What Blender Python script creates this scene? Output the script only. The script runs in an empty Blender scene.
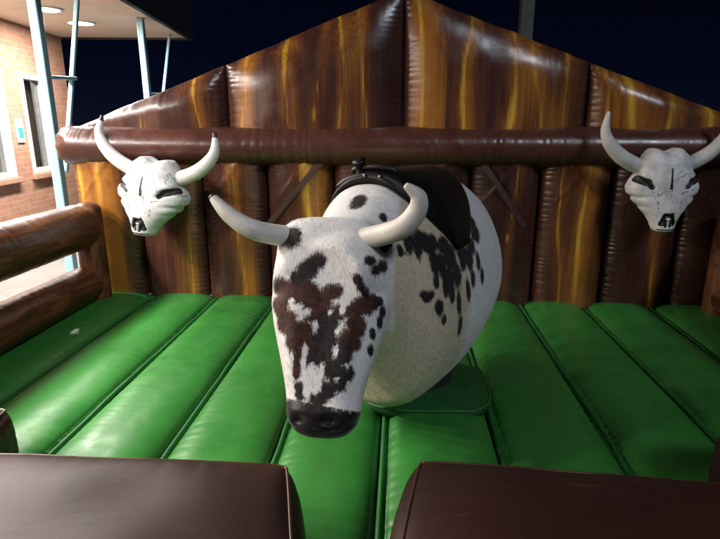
import bpy, bmesh, math, random
import numpy as np
from mathutils import Vector, Matrix, noise as mnoise
R = math.radians
scene = bpy.context.scene
rng = np.random.default_rng(7)
random.seed(7)

# ------------------------------------------------------------------ camera
cam_d = bpy.data.cameras.new('camera'); cam = bpy.data.objects.new('camera', cam_d)
scene.collection.objects.link(cam); scene.camera = cam
cam_d.sensor_width = 36.0; cam_d.lens = 27.0; cam_d.clip_end = 400; cam_d.clip_start = 0.02
cam.location = (0, 0, 1.80)
cam.rotation_euler = (R(90 - 15.03), 0, R(4.30))

# ------------------------------------------------------------------ night sky, moon-weak sun, exposure
world = bpy.data.worlds.new('World'); scene.world = world; world.use_nodes = True
wn = world.node_tree; bg = wn.nodes['Background']
sky = wn.nodes.new('ShaderNodeTexSky'); sky.sky_type = 'NISHITA'; sky.sun_disc = False
sky.sun_elevation = R(40); sky.sun_rotation = R(150); sky.altitude = 50
sky.air_density = .5; sky.dust_density = 0; sky.ozone_density = 10
tint = wn.nodes.new('ShaderNodeMix'); tint.data_type = 'RGBA'; tint.blend_type = 'MULTIPLY'
tint.inputs[0].default_value = 1; tint.inputs[7].default_value = (.9, .68, 1.2, 1)
wn.links.new(sky.outputs[0], tint.inputs[6]); wn.links.new(tint.outputs[2], bg.inputs['Color'])
bg.inputs['Strength'].default_value = 0.0009        # a moonlit night sky
sun_d = bpy.data.lights.new('sun', 'SUN'); sun_d.energy = 1.0; sun_d.angle = R(12); sun_d.color = (.80, .88, 1.0)
sun = bpy.data.objects.new('sun', sun_d); scene.collection.objects.link(sun)
sun.rotation_euler = (R(50), 0, R(30))
LAMP_W = 102.0
LAMP_COL = (1.0, .94, .87)
vs = scene.view_settings
vs.view_transform = 'Standard'; vs.look = 'None'; vs.gamma = 1.0; vs.use_curve_mapping = False; vs.exposure = 0.0
scene.cycles.use_denoising = True
scene.cycles.max_bounces = 5

# ------------------------------------------------------------------ helpers
COL = scene.collection
def tag(o, label=None, cat=None, group=None, kind=None):
    if label: o['label'] = label
    if cat: o['category'] = cat
    if group: o['group'] = group
    if kind: o['kind'] = kind
    return o
def empty(name, loc=(0, 0, 0), rot=(0, 0, 0), parent=None):
    o = bpy.data.objects.new(name, None); COL.objects.link(o)
    o.location = loc; o.rotation_euler = rot; o.empty_display_size = .1
    if parent: o.parent = parent
    return o
def link_mesh(name, me, mat, parent=None, smooth=True):
    if mat and not me.materials: me.materials.append(mat)
    if smooth: me.polygons.foreach_set('use_smooth', [True] * len(me.polygons))
    o = bpy.data.objects.new(name, me); COL.objects.link(o)
    if parent: o.parent = parent
    return o
def mesh_pd(name, verts, faces, mat, parent=None, smooth=True, attrs=None):
    me = bpy.data.meshes.new(name)
    me.from_pydata([tuple(map(float, v)) for v in verts], [], [tuple(map(int, f)) for f in faces])
    me.update()
    for k, a in (attrs or {}).items():
        at = me.attributes.new(k, 'FLOAT', 'POINT'); at.data.foreach_set('value', np.asarray(a, dtype=np.float32))
    return link_mesh(name, me, mat, parent, smooth)
def obj_bm(name, bm, mat, parent=None, smooth=False):
    me = bpy.data.meshes.new(name); bm.normal_update(); bm.to_mesh(me); bm.free()
    return link_mesh(name, me, mat, parent, smooth)
def add_box(bm, x0, x1, y0, y1, z0, z1, bevel=0, M=None):
    r = bmesh.ops.create_cube(bm, size=1.0)
    for v in r['verts']:
        v.co = Vector(((x0 + x1) / 2 + v.co.x * (x1 - x0), (y0 + y1) / 2 + v.co.y * (y1 - y0), (z0 + z1) / 2 + v.co.z * (z1 - z0)))
    if bevel:
        es = list({e for v in r['verts'] for e in v.link_edges})
        bmesh.ops.bevel(bm, geom=es, offset=bevel, segments=2, affect='EDGES', profile=.5)
    return bm
def box(name, x0, x1, y0, y1, z0, z1, mat, parent=None, bevel=0):
    return obj_bm(name, add_box(bmesh.new(), x0, x1, y0, y1, z0, z1, bevel), mat, parent)
def grid_faces(n, m, off=0, flip=False, wrap=False):
    f = []
    for i in range(n - 1):
        for j in range(m if wrap else m - 1):
            a = off + i * m + j; b = off + i * m + (j + 1) % m; c = off + (i + 1) * m + (j + 1) % m; d = off + (i + 1) * m + j
            f.append((a, d, c, b) if flip else (a, b, c, d))
    return f
def loft(rings):
    """rings: list of (m,3) arrays, closed around; capped with centre points"""
    m = len(rings[0]); n = len(rings)
    V = np.vstack(rings); F = grid_faces(n, m, wrap=True)
    c0 = rings[0].mean(0); c1 = rings[-1].mean(0)
    V = np.vstack([V, c0, c1]); i0 = n * m; i1 = i0 + 1
    for j in range(m):
        F.append((i0, (j + 1) % m, j)); F.append((i1, (n - 1) * m + j, (n - 1) * m + (j + 1) % m))
    return V, F
def tube_path(pts, rads, m=14, sub=6):
    """smooth tapered tube through points (Catmull-Rom)"""
    P = [np.array(p, float) for p in pts]; n = len(P)
    Q = []; RR = []
    for i in range(n - 1):
        p0 = P[max(i - 1, 0)]; p1 = P[i]; p2 = P[i + 1]; p3 = P[min(i + 2, n - 1)]
        for s in range(sub):
            t = s / sub
            Q.append(.5 * ((2 * p1) + (-p0 + p2) * t + (2 * p0 - 5 * p1 + 4 * p2 - p3) * t * t + (-p0 + 3 * p1 - 3 * p2 + p3) * t ** 3))
            RR.append(rads[i] * (1 - t) + rads[i + 1] * t)
    Q.append(P[-1]); RR.append(rads[-1])
    rings = []; T0 = None; N = None
    for i, q in enumerate(Q):
        T = Q[min(i + 1, len(Q) - 1)] - Q[max(i - 1, 0)]; T /= np.linalg.norm(T)
        if N is None:
            a = np.array([0, 0, 1.]) if abs(T[2]) < .9 else np.array([1., 0, 0]); N = np.cross(T, a)
        N = N - T * (N @ T); N /= np.linalg.norm(N); B = np.cross(T, N)
        th = np.linspace(0, 2 * np.pi, m, endpoint=False)
        rings.append(q + RR[i] * (np.cos(th)[:, None] * N + np.sin(th)[:, None] * B))
    return loft(rings)
def vnoise(x, seed=0):
    """1-D value noise"""
    r = np.random.default_rng(seed).random(4096); x = np.asarray(x, float)
    i = np.floor(x).astype(int); t = x - i; t = t * t * (3 - 2 * t)
    return r[i % 4096] * (1 - t) + r[(i + 1) % 4096] * t
def vnoise2(x, y, seed=0):
    r = np.random.default_rng(seed).random((256, 256)); x = np.asarray(x, float); y = np.asarray(y, float)
    i = np.floor(x).astype(int); j = np.floor(y).astype(int); t = x - i; s = y - j
    t = t * t * (3 - 2 * t); s = s * s * (3 - 2 * s)
    g = lambda a, b: r[a % 256, b % 256]
    return (g(i, j) * (1 - t) + g(i + 1, j) * t) * (1 - s) + (g(i, j + 1) * (1 - t) + g(i + 1, j + 1) * t) * s
def ripple(v, seed, freq):
    """sharp irregular puckers along a seam, v in metres"""
    w = v * freq + 2.2 * vnoise(v * 5.0, seed) + .8 * vnoise(v * 17, seed + 1)
    s = np.abs(np.sin(np.pi * w)) ** .7
    return (s - .6) * (.35 + 1.1 * vnoise(v * 7, seed + 2))

# ------------------------------------------------------------------ materials
class NT:
    def __init__(s, name):
        s.m = bpy.data.materials.new(name); s.m.use_nodes = True; s.t = s.m.node_tree
        s.b = s.t.nodes['Principled BSDF']
    def n(s, typ, **kw):
        nd = s.t.nodes.new(typ)
        for k, v in kw.items():
            if k.startswith('i_'):
                key = k[2:].replace('_', ' ')
                nd.inputs[int(key) if key.isdigit() else key].default_value = v
            else: setattr(nd, k, v)
        return nd
    def l(s, a, b): s.t.links.new(a, b)
    def coord(s, scale=(1, 1, 1), out='Object', rot=(0, 0, 0)):
        tc = s.n('ShaderNodeTexCoord'); mp = s.n('ShaderNodeMapping')
        mp.inputs['Scale'].default_value = scale; mp.inputs['Rotation'].default_value = rot
        s.l(tc.outputs[out], mp.inputs['Vector']); return mp.outputs[0]
    def noise(s, vec, scale, detail=4, rough=.55, dist=0):
        nd = s.n('ShaderNodeTexNoise', i_Scale=scale, i_Detail=detail, i_Roughness=rough, i_Distortion=dist)
        s.l(vec, nd.inputs['Vector']); return nd.outputs['Fac']
    def ramp(s, fac, stops, interp='LINEAR'):
        r = s.n('ShaderNodeValToRGB'); cr = r.color_ramp; cr.interpolation = interp
        while len(cr.elements) < len(stops): cr.elements.new(.5)
        for e, (p, c) in zip(cr.elements, stops):
            e.position = p; e.color = (*c, 1) if len(c) == 3 else c
        s.l(fac, r.inputs[0]); return r.outputs['Color']
    def math(s, op, a, b=None, clamp=False):
        nd = s.n('ShaderNodeMath', operation=op, use_clamp=clamp)
        for i, x in enumerate((a, b)):
            if x is None: continue
            if isinstance(x, (int, float)): nd.inputs[i].default_value = x
            else: s.l(x, nd.inputs[i])
        return nd.outputs[0]
    def mix(s, fac, a, b, blend='MIX'):
        nd = s.n('ShaderNodeMix', data_type='RGBA', blend_type=blend)
        for i, x in ((0, fac), (6, a), (7, b)):
            if isinstance(x, (int, float)): nd.inputs[i].default_value = x
            elif isinstance(x, tuple): nd.inputs[i].default_value = (*x, 1)
            else: s.l(x, nd.inputs[i])
        return nd.outputs[2]
    def attr(s, name): return s.n('ShaderNodeAttribute', attribute_name=name).outputs['Fac']
    def bump(s, h, strength=.3, dist=.01, prev=None):
        b = s.n('ShaderNodeBump', i_Strength=strength, i_Distance=dist); s.l(h, b.inputs['Height'])
        if prev is not None: s.l(prev, b.inputs['Normal'])
        return b.outputs[0]
    def done(s, color=None, rough=None, normal=None, **kw):
        for key, v in (('Base Color', color), ('Roughness', rough), ('Normal', normal)):
            if v is None: continue
            if isinstance(v, tuple): s.b.inputs[key].default_value = (*v, 1)
            elif isinstance(v, (int, float)): s.b.inputs[key].default_value = v
            else: s.l(v, s.b.inputs[key])
        for k, v in kw.items():
            key = k.replace('_', ' ')
            if isinstance(v, tuple): v = (*v, 1)
            s.b.inputs[key].default_value = v
        return s.m
    def bumps_vinyl(s, vec=None):
        v = vec if vec is not None else s.coord()
        n1 = s.noise(v, 4, 2, .5, .3); n2 = s.noise(v, 38, 3, .6)
        return s.bump(n2, .08, .005, s.bump(n1, .22, .03))
M = {}
def vinyl(name, col, rough=.36, var=.25, tint=None):
    t = NT(name); v = t.coord()
    a = t.noise(v, 2.3, 4); b = t.noise(v, 60, 2)
    c = t.mix(t.ramp(a, [(.3, tuple(x * (1 - var) for x in col)), (.7, tuple(min(1, x * (1 + var)) for x in col))]), 0., 0.) if False else \
        t.ramp(a, [(.3, tuple(x * (1 - var) for x in col)), (.7, tuple(min(1, x * (1 + var)) for x in col))])
    rr = t.ramp(t.noise(v, 9, 4), [(.3, (rough - .08,) * 3), (.7, (rough + .12,) * 3)])
    return t.done(c, rr, t.bumps_vinyl(v), Specular_IOR_Level=.5)
def cushion_vinyl():
    t = NT('dark_brown_cushion_vinyl'); v = t.coord()
    c = t.ramp(t.noise(v, 2.0, 5, .6), [(.3, (.024, .0085, .007)), (.7, (.038, .0135, .0105))])
    sc = t.ramp(t.noise(t.coord((8, 40, 40), rot=(0, 0, .7)), 1.0, 4, .6), [(.64, (0, 0, 0)), (.70, (1, 1, 1))])
    c = t.mix(t.math('MULTIPLY', sc, .35), c, (.075, .042, .034))
    w = t.noise(t.coord((3, 11, 6), rot=(0, 0, .35)), 1.0, 3, .5, .6)
    return t.done(c, .47, t.bump(w, .10, .02, t.bump(t.noise(v, 120, 2), .06, .003)), Specular_IOR_Level=.3)
M['brown'] = cushion_vinyl()
M['beam'] = vinyl('beam_vinyl', (.075, .027, .019), .30)
def green_vinyl():
    t = NT('green_vinyl'); v = t.coord()
    c = t.ramp(t.noise(v, 1.7, 5, .6), [(.3, (.022, .150, .024)), (.7, (.036, .225, .033))])
    d1 = t.ramp(t.noise(t.coord((3.5, 1.3, 3.5)), 1.6, 6, .68, .5), [(.52, (0, 0, 0)), (.72, (1, 1, 1))])
    c = t.mix(t.math('MULTIPLY', d1, .38), c, (.030, .105, .030))
    d2 = t.ramp(t.noise(t.coord((30, 5, 30), rot=(0, 0, .5)), 1.0, 4, .6), [(.63, (0, 0, 0)), (.72, (1, 1, 1))])
    c = t.mix(t.math('MULTIPLY', d2, .16), c, (.10, .26, .10))
    rr = t.ramp(t.noise(v, 6, 5, .65), [(.3, (.29,) * 3), (.7, (.52,) * 3)])
    w = t.noise(t.coord((2.5, 9, 2.5), rot=(0, 0, .25)), 1.0, 3, .5, .5)
    return t.done(c, rr, t.bump(w, .12, .02, t.bumps_vinyl(v)), Specular_IOR_Level=.45)
M['green'] = green_vinyl()
M['green_seam'] = vinyl('green_seam_vinyl', (.010, .115, .018), .5, .2)
M['green_cover'] = vinyl('green_cover_vinyl', (.010, .075, .014), .5, .2)
M['strap'] = vinyl('webbing_strap', (.05, .02, .016), .6)

def wood_vinyl():
    t = NT('wood_print_vinyl')
    v = t.coord((6, 6, .5)); vf = t.coord((26, 26, .9))
    tone = t.attr('tone'); yel = t.attr('yel')
    n1 = t.noise(v, 1.0, 5, .6, 1.2); n2 = t.noise(vf, 1.0, 4, .6, .6)
    n3 = t.noise(t.coord((75, 75, .8)), 1.0, 3, .6, .3)
    s = t.math('ADD', t.math('MULTIPLY', t.math('SUBTRACT', n3, .5), .5), t.math('ADD', t.math('ADD', tone, t.math('MULTIPLY', t.math('SUBTRACT', n1, .5), .75)), t.math('MULTIPLY', t.math('SUBTRACT', n2, .5), .35)))
    base = t.ramp(s, [(.12, (.030, .011, .009)), (.42, (.064, .023, .016)), (.62, (.125, .044, .016)), (.92, (.31, .12, .02))])
    y = t.math('ADD', yel, t.math('ADD', t.math('MULTIPLY', t.math('SUBTRACT', n2, .5), .7), t.math('MULTIPLY', t.math('SUBTRACT', n3, .5), .7)))
    yc = t.ramp(y, [(.30, (0, 0, 0)), (.95, (1, 1, 1))])
    ycol = t.ramp(n1, [(.3, (.50, .24, .022)), (.6, (.72, .43, .05))])
    c = t.mix(yc, base, ycol)
    v0 = t.coord()
    rr = t.ramp(t.noise(v0, 8, 4), [(.3, (.23,) * 3), (.7, (.38,) * 3)])
    return t.done(c, rr, t.bumps_vinyl(v0), Specular_IOR_Level=.5)
M['wood'] = wood_vinyl()
def log_vinyl(axis):
    t = NT('log_print_vinyl_' + axis)
    sc = {'y': (7, .9, 7), 'z': (7, 7, .9)}[axis]; sf = {'y': (45, 3.2, 45), 'z': (45, 45, 3.2)}[axis]
    v = t.coord(sc); vf = t.coord(sf); v0 = t.coord()
    n1 = t.noise(v, 1, 5, .6, 1.6); n2 = t.noise(vf, 1, 4, .65, .8)
    s = t.math('ADD', n1, t.math('MULTIPLY', t.math('SUBTRACT', n2, .5), .7))
    c = t.ramp(s, [(.25, (.035, .014, .008)), (.45, (.075, .026, .012)), (.6, (.15, .052, .016)), (.8, (.26, .11, .03))])
    vo = t.n('ShaderNodeTexVoronoi', i_Scale=1.0); t.l(t.coord({'y': (5, 2.2, 5), 'z': (5, 5, 2.2)}[axis]), vo.inputs['Vector'])
    kn = t.ramp(vo.outputs['Distance'], [(.06, (1, 1, 1)), (.16, (0, 0, 0))])
    c = t.mix(kn, c, (.035, .015, .008))
    return t.done(c, .42, t.bumps_vinyl(v0), Specular_IOR_Level=.4)
M['log_y'] = log_vinyl('y'); M['log_z'] = log_vinyl('z')

def hide():
    t = NT('cow_hide'); v = t.coord(); vs_ = t.coord((1, 1, .35))
    n = t.math('MULTIPLY', t.math('SUBTRACT', t.noise(v, 22, 3, .55), .5), .34)
    nf = t.math('MULTIPLY', t.math('SUBTRACT', t.noise(t.coord((1, 1, .18)), 170, 2, .6), .5), .35)
    nn = t.math('ADD', n, nf)
    bl = t.ramp(t.math('ADD', t.attr('black'), nn), [(.43, (0, 0, 0)), (.60, (1, 1, 1))])
    br = t.ramp(t.math('ADD', t.attr('brown'), nn), [(.42, (0, 0, 0)), (.58, (1, 1, 1))])
    ns = t.ramp(t.math('ADD', t.attr('nose'), t.math('MULTIPLY', nn, .3)), [(.45, (0, 0, 0)), (.55, (1, 1, 1))])
    cream = t.ramp(t.math('ADD', t.attr('cream'), t.math('MULTIPLY', t.math('SUBTRACT', t.noise(v, 3, 3), .5), .6)), [(.3, (.82, .81, .79)), (.7, (.62, .51, .31))])
    c = t.mix(t.noise(vs_, 120, 2), cream, t.mix(.5, cream, (.74, .71, .66)))
    c = t.mix(br, c, t.ramp(t.noise(v, 40, 3), [(.3, (.032, .012, .009)), (.7, (.085, .029, .020))]))
    c = t.mix(bl, c, t.ramp(t.noise(v, 60, 3), [(.3, (.010, .007, .009)), (.7, (.028, .018, .018))]))
    c = t.mix(ns, c, (.013, .010, .010))
    rr = t.mix(ns, (.72, .72, .72), (.42, .42, .42))
    h = t.noise(t.coord((1, 1, .22)), 210, 3, .7)
    return t.done(c, rr, t.bump(h, .22, .005, t.bump(t.noise(v, 14, 3), .15, .02)), Specular_IOR_Level=.25, Sheen_Weight=.15, Sheen_Roughness=.5)
M['hide'] = hide()
def horn_mat(name, tipcol=(.02, .016, .014), col=(.72, .69, .62)):
    t = NT(name); v = t.coord()
    c = t.ramp(t.noise(t.coord((14, 14, 14)), 1, 4), [(.35, tuple(x * .82 for x in col)), (.65, col)])
    tp = t.ramp(t.math('ADD', t.attr('tip'), t.math('MULTIPLY', t.math('SUBTRACT', t.noise(v, 45, 3), .5), .25)), [(.47, (0, 0, 0)), (.53, (1, 1, 1))])
    c = t.mix(tp, c, tipcol)
    return t.done(c, .5, t.bump(t.noise(v, 60, 4), .25, .004))
M['horn'] = horn_mat('bull_horn'); M['skull_horn'] = horn_mat('skull_horn', col=(.70, .69, .66))
def skull_mat():
    t = NT('printed_skull'); v = t.coord()
    n = t.math('MULTIPLY', t.math('SUBTRACT', t.noise(v, 22, 4, .6), .5), .4)
    bk = t.ramp(t.math('ADD', t.attr('blk'), n), [(.45, (0, 0, 0)), (.58, (1, 1, 1))])
    base = t.ramp(t.noise(v, 8, 6, .7), [(.32, (.44, .44, .45)), (.5, (.70, .70, .69)), (.65, (.78, .77, .76))])
    vo = t.n('ShaderNodeTexVoronoi', feature='DISTANCE_TO_EDGE', i_Scale=6.5, i_Randomness=1.0)
    wv = t.n('ShaderNodeTexNoise', i_Scale=9.0, i_Detail=3.0); t.l(v, wv.inputs['Vector'])
    mv = t.n('ShaderNodeVectorMath', operation='MULTIPLY_ADD'); t.l(wv.outputs['Color'], mv.inputs[0]); mv.inputs[1].default_value = (.16,) * 3; t.l(v, mv.inputs[2])
    t.l(mv.outputs[0], vo.inputs['Vector'])
    ln = t.ramp(vo.outputs['Distance'], [(.012, (1, 1, 1)), (.035, (0, 0, 0))])
    keep = t.ramp(t.noise(v, 4.5, 2), [(.5, (0, 0, 0)), (.58, (1, 1, 1))])
    c = t.mix(t.math('MULTIPLY', t.math('MULTIPLY', ln, keep), .75), base, (.16, .15, .15))
    gr = t.ramp(t.math('ADD', t.attr('grey'), t.math('MULTIPLY', n, 1.2)), [(.4, (0, 0, 0)), (.7, (1, 1, 1))])
    c = t.mix(t.math('MULTIPLY', gr, .7), c, (.27, .27, .28))
    c = t.mix(bk, c, (.012, .012, .014))
    return t.done(c, .5, t.bump(t.noise(v, 30, 4), .2, .006))
M['skull'] = skull_mat()
def plain(name, col, rough=.5, var=.12, scale=12, bump=.1, **kw):
    t = NT(name); v = t.coord()
    c = t.ramp(t.noise(v, scale, 4), [(.3, tuple(x * (1 - var) for x in col)), (.7, tuple(min(1, x * (1 + var)) for x in col))])
    return t.done(c, rough, t.bump(t.noise(v, scale * 6, 3), bump, .004), **kw)
M['leather'] = plain('black_leather', (.005, .0048, .0052), .5, .3, 20, .25, Specular_IOR_Level=.3)
M['leather_trim'] = plain('worn_black_leather', (.010, .008, .008), .5, .3, 20, .25)
M['metal'] = plain('steel_buckle', (.5, .5, .52), .3, .1, 30, .05, Metallic=1.0)
M['white_frame'] = plain('white_painted_frame', (.62, .61, .58), .45)
M['soffit'] = plain('cream_soffit', (.74, .61, .50), .7, .06, 3, .08)
M['fascia'] = plain('dark_fascia', (.02, .02, .022), .5)
M['blue_steel'] = plain('light_blue_painted_steel', (.30, .53, .60), .38, .06, 8, .06)
M['grey_post'] = plain('grey_painted_post', (.07, .075, .07), .6)
M['asphalt'] = plain('asphalt', (.045, .045, .047), .85, .35, 6, .5)
M['concrete'] = plain('concrete', (.15, .14, .13), .8, .15, 4, .3)
M['blind'] = plain('brown_blind', (.16, .105, .075), .7)
M['interior'] = plain('dark_interior', (.03, .028, .028), .8)
M['plaque_white'] = plain('plaque_white', (.7, .72, .72), .4)
M['plaque_blue'] = plain('plaque_blue', (.05, .38, .52), .4)
def glass():
    t = NT('window_glass'); return t.done((.9, .95, 1.0), .03, None, Transmission_Weight=1.0, IOR=1.45)
M['glass'] = glass()
def brick_mat():
    t = NT('brickwork'); tc = t.n('ShaderNodeTexCoord')
    sp = t.n('ShaderNodeSeparateXYZ'); cb = t.n('ShaderNodeCombineXYZ')
    t.l(tc.outputs['Object'], sp.inputs[0]); t.l(t.math('ADD', sp.outputs['Y'], sp.outputs['X']), cb.inputs['X']); t.l(sp.outputs['Z'], cb.inputs['Y'])
    b = t.n('ShaderNodeTexBrick', i_Scale=1.0); b.offset = .5
    b.inputs['Brick Width'].default_value = .215; b.inputs['Row Height'].default_value = .075
    b.inputs['Mortar Size'].default_value = .006; b.inputs['Mortar Smooth'].default_value = .2
    b.inputs['Color1'].default_value = (.34, .15, .09, 1); b.inputs['Color2'].default_value = (.42, .21, .135, 1); b.inputs['Mortar'].default_value = (.36, .27, .21, 1)
    t.l(cb.outputs[0], b.inputs['Vector'])
    v = t.coord()
    c = t.mix(.45, b.outputs['Color'], t.ramp(t.noise(v, 9, 5), [(.3, (.22, .095, .06)), (.7, (.46, .25, .165))]))
    c = t.mix(b.outputs['Fac'], c, (.36, .27, .21))
    inv = t.math('SUBTRACT', 1.0, b.outputs['Fac'])
    return t.done(c, .85, t.bump(t.noise(v, 60, 4), .3, .004, t.bump(inv, .8, .008)))
M['brick'] = brick_mat()
def lens_mat():
    t = NT('lit_lamp_lens'); t.b.inputs['Emission Color'].default_value = (1, .93, .84, 1); t.b.inputs['Emission Strength'].default_value = 14
    return t.done((.9, .9, .9), .4)
M['lens'] = lens_mat()

# ------------------------------------------------------------------ ground
def sheet(name, pts, z, mat):
    o = mesh_pd(name, [(x, y, z) for x, y in pts], [tuple(range(len(pts)))], mat, smooth=False); tag(o, kind='structure'); return o
sheet('ground', [(-120, -120), (120, -120), (120, 120), (-120, 120)], 0, M['asphalt'])

# ------------------------------------------------------------------ brick building with lit canopy (local X = out of the wall, Y = along it)
BO = Vector((-4.58, 0, 0)); BA = R(6.7)
def bld_empty(name): return empty(name, BO, (0, 0, BA))
pv = box('pavement', .0, 2.6, -9, 10.6, 0.0, .11, M['concrete'], None, .015)
pv.location = BO; pv.rotation_euler = (0, 0, BA); tag(pv, kind='structure')
bld = bld_empty('brick_building')
tag(bld, 'brick building with white framed windows and a lit canopy behind the log fence', 'building')
WY = [(-8.3, -7.0), (-5.6, -4.3), (-2.9, -1.6), (-.2, 1.1), (2.5, 3.8), (5.6, 7.42), (7.86, 8.55)]   # window openings along the wall
ZB, ZT, WEND = 1.08, 2.52, 9.295
bm = bmesh.new()
y = -9.0
for a, b in WY:
    add_box(bm, -.24, 0, y, a, 0, 3.2); add_box(bm, -.24, 0, a, b, 0, ZB); add_box(bm, -.24, 0, a, b, ZT, 3.2); y = b
add_box(bm, -.24, 0, y, WEND, 0, 3.2)
add_box(bm, -8.0, -.24, WEND - .24, WEND, 0, 3.2)
obj_bm('wall', bm, M['brick'], bld)
box('back_room', -6.0, -.75, -8.9, WEND - .3, .0, 3.1, M['interior'], bld)
for k, (a, b) in enumerate(WY):
    w = empty('window', parent=bld)
    bm = bmesh.new(); t_ = .075
    add_box(bm, -.15, .02, a, a + t_, ZB, ZT, .006); add_box(bm, -.15, .02, b - t_, b, ZB, ZT, .006)
    add_box(bm, -.15, .018, a + t_, b - t_, ZB, ZB + t_, .006); add_box(bm, -.15, .018, a + t_, b - t_, ZT - t_, ZT, .006)
    if b - a > 1.2: add_box(bm, -.15, .015, (a + b) / 2 - .04, (a + b) / 2 + .04, ZB + t_, ZT - t_, .006)
    obj_bm('frame', bm, M['white_frame'], w)
    box('pane', -.09, -.075, a + t_ - .01, b - t_ + .01, ZB + t_ - .01, ZT - t_ + .01, M['glass'], w)
    bm = bmesh.new(); yy = a + .05
    while yy < b - .05:
        add_box(bm, -.235 - .02 * (int(yy * 100) % 2), -.215, yy, yy + .075, ZB + .05, ZT - .05); yy += .083
    obj_bm('blind', bm, M['blind'], w)
    box('sill', -.1, .07, a - .06, b + .06, ZB - .075, ZB - .003, M['brick'], w, .008)
# canopy
bm = bmesh.new(); add_box(bm, -8.0, 2.08, -9, 9.3, 3.2, 3.26); obj_bm('soffit', bm, M['soffit'], bld)
bm = bmesh.new(); add_box(bm, 2.083, 2.16, -9, 9.38, 3.17, 3.75, .01); add_box(bm, -8.0, 2.08, 9.303, 9.38, 3.17, 3.75, .01)
add_box(bm, -8.0, 2.08, -9, 9.3, 3.263, 3.74)
obj_bm('fascia', bm, M['fascia'], bld)
# downlights
LY = [7.9 - .95 * k for k in range(9)]
def ring_bm(r0, r1, z0, z1, n=28):
    bm = bmesh.new(); P = []
    for (r, z) in ((r0, z0), (r1, z0), (r1, z1), (r0, z1)):
        P.append([bm.verts.new((r * math.cos(2 * math.pi * i / n), r * math.sin(2 * math.pi * i / n), z)) for i in range(n)])
    for k in range(4):
        for i in range(n): bm.faces.new((P[k][i], P[k][(i + 1) % n], P[(k + 1) % 4][(i + 1) % n], P[(k + 1) % 4][i]))
    return bm
def disc_bm(r, z0, z1, n=28):
    bm = bmesh.new(); bmesh.ops.create_cone(bm, cap_ends=True, segments=n, radius1=r, radius2=r, depth=z1 - z0)
    for v in bm.verts: v.co.z += (z0 + z1) / 2
    return bm
ring_me = None
for k, ly in enumerate(LY):
    loc = Matrix.Rotation(BA, 4, 'Z') @ Vector((.95, ly, 3.197)) + BO
    d = empty('ceiling_downlight', loc)
    if ring_me is None:
        r_ = obj_bm('trim_ring', ring_bm(.165, .195, -.02, .0), M['white_frame'], d); l_ = obj_bm('lens', disc_bm(.164, -.012, -.004), M['lens'], d)
        ring_me, lens_me = r_.data, l_.data
    else:
        link_mesh('trim_ring', ring_me, None, d, False); link_mesh('lens', lens_me, None, d, False)
    ld = bpy.data.lights.new('downlight', 'AREA'); ld.shape = 'DISK'; ld.size = .3; ld.energy = LAMP_W; ld.color = LAMP_COL
    lo = bpy.data.objects.new('downlight_glow', ld); COL.objects.link(lo); lo.parent = d; lo.location = (0, 0, -.03)
    lab = 'lit round downlight in the canopy ceiling farther from the camera, nearer the wall end' if k == 0 else \
          'lit round downlight in the canopy ceiling in the picture corner at the top left' if k == 1 else \
          'lit round canopy downlight, %s of the row counted from the far end' % ['third', 'fourth', 'fifth', 'sixth', 'seventh', 'eighth', 'ninth', 'tenth', 'eleventh'][k - 2]
    tag(d, lab, 'downlight', 'downlights along the canopy')
# light-blue V columns at the canopy edge
def v_column(u, spread, lab):
    o = bld_empty('canopy_column'); tag(o, lab, 'column', 'blue canopy columns')
    X = 1.9
    def bar(name, p, q, w, d):
        p = Vector(p); q = Vector(q); bm = bmesh.new(); ax = (q - p); L = ax.length
        add_box(bm, -w / 2, w / 2, -d / 2, d / 2, 0, L, .012)
        Mx = ax.normalized().to_track_quat('Z', 'X').to_matrix().to_4x4(); Mx.translation = p
        bmesh.ops.transform(bm, matrix=Mx, verts=bm.verts); return obj_bm(name, bm, M['blue_steel'], o)
    bar('post', (X, u, .11), (X, u, 3.2), .085, .10)
    bar('brace', (X, u + .14, 1.35), (X, u + spread, 3.2), .045, .045)
    bar('tie_plate', (X, u + .05, 2.22), (X, u + .05 + .55 * spread, 2.25), .035, .09)
    box('base_plate', X - .15, X + .15, u - .15, u + .15, .11, .13, M['blue_steel'], o)
v_column(4.78, .95, 'light blue steel canopy column nearer the camera beside the brown wall end')
v_column(7.55, 1.35, 'light blue steel canopy column farther back above the brown gable slope')
pq = bld_empty('wall_plaque'); tag(pq, 'small white wall plaque with blue symbol between the two windows', 'sign')
bm = bmesh.new(); add_box(bm, .001, .02, 7.57, 7.75, 1.55, 1.88, .004); obj_bm('backing', bm, M['plaque_white'], pq)
bm = bmesh.new(); add_box(bm, .0195, .024, 7.60, 7.72, 1.62, 1.76, .002); obj_bm('symbol', bm, M['plaque_blue'], pq)
gp = empty('steel_post', (1.63, 8.0, 0)); tag(gp, 'dim grey steel post standing in the dark behind the gable', 'post')
box('shaft', -.085, .085, -.085, .085, .02, 5.2, M['grey_post'], gp, .01); box('base_plate', -.2, .2, -.2, .2, 0, .02, M['grey_post'], gp)

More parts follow.
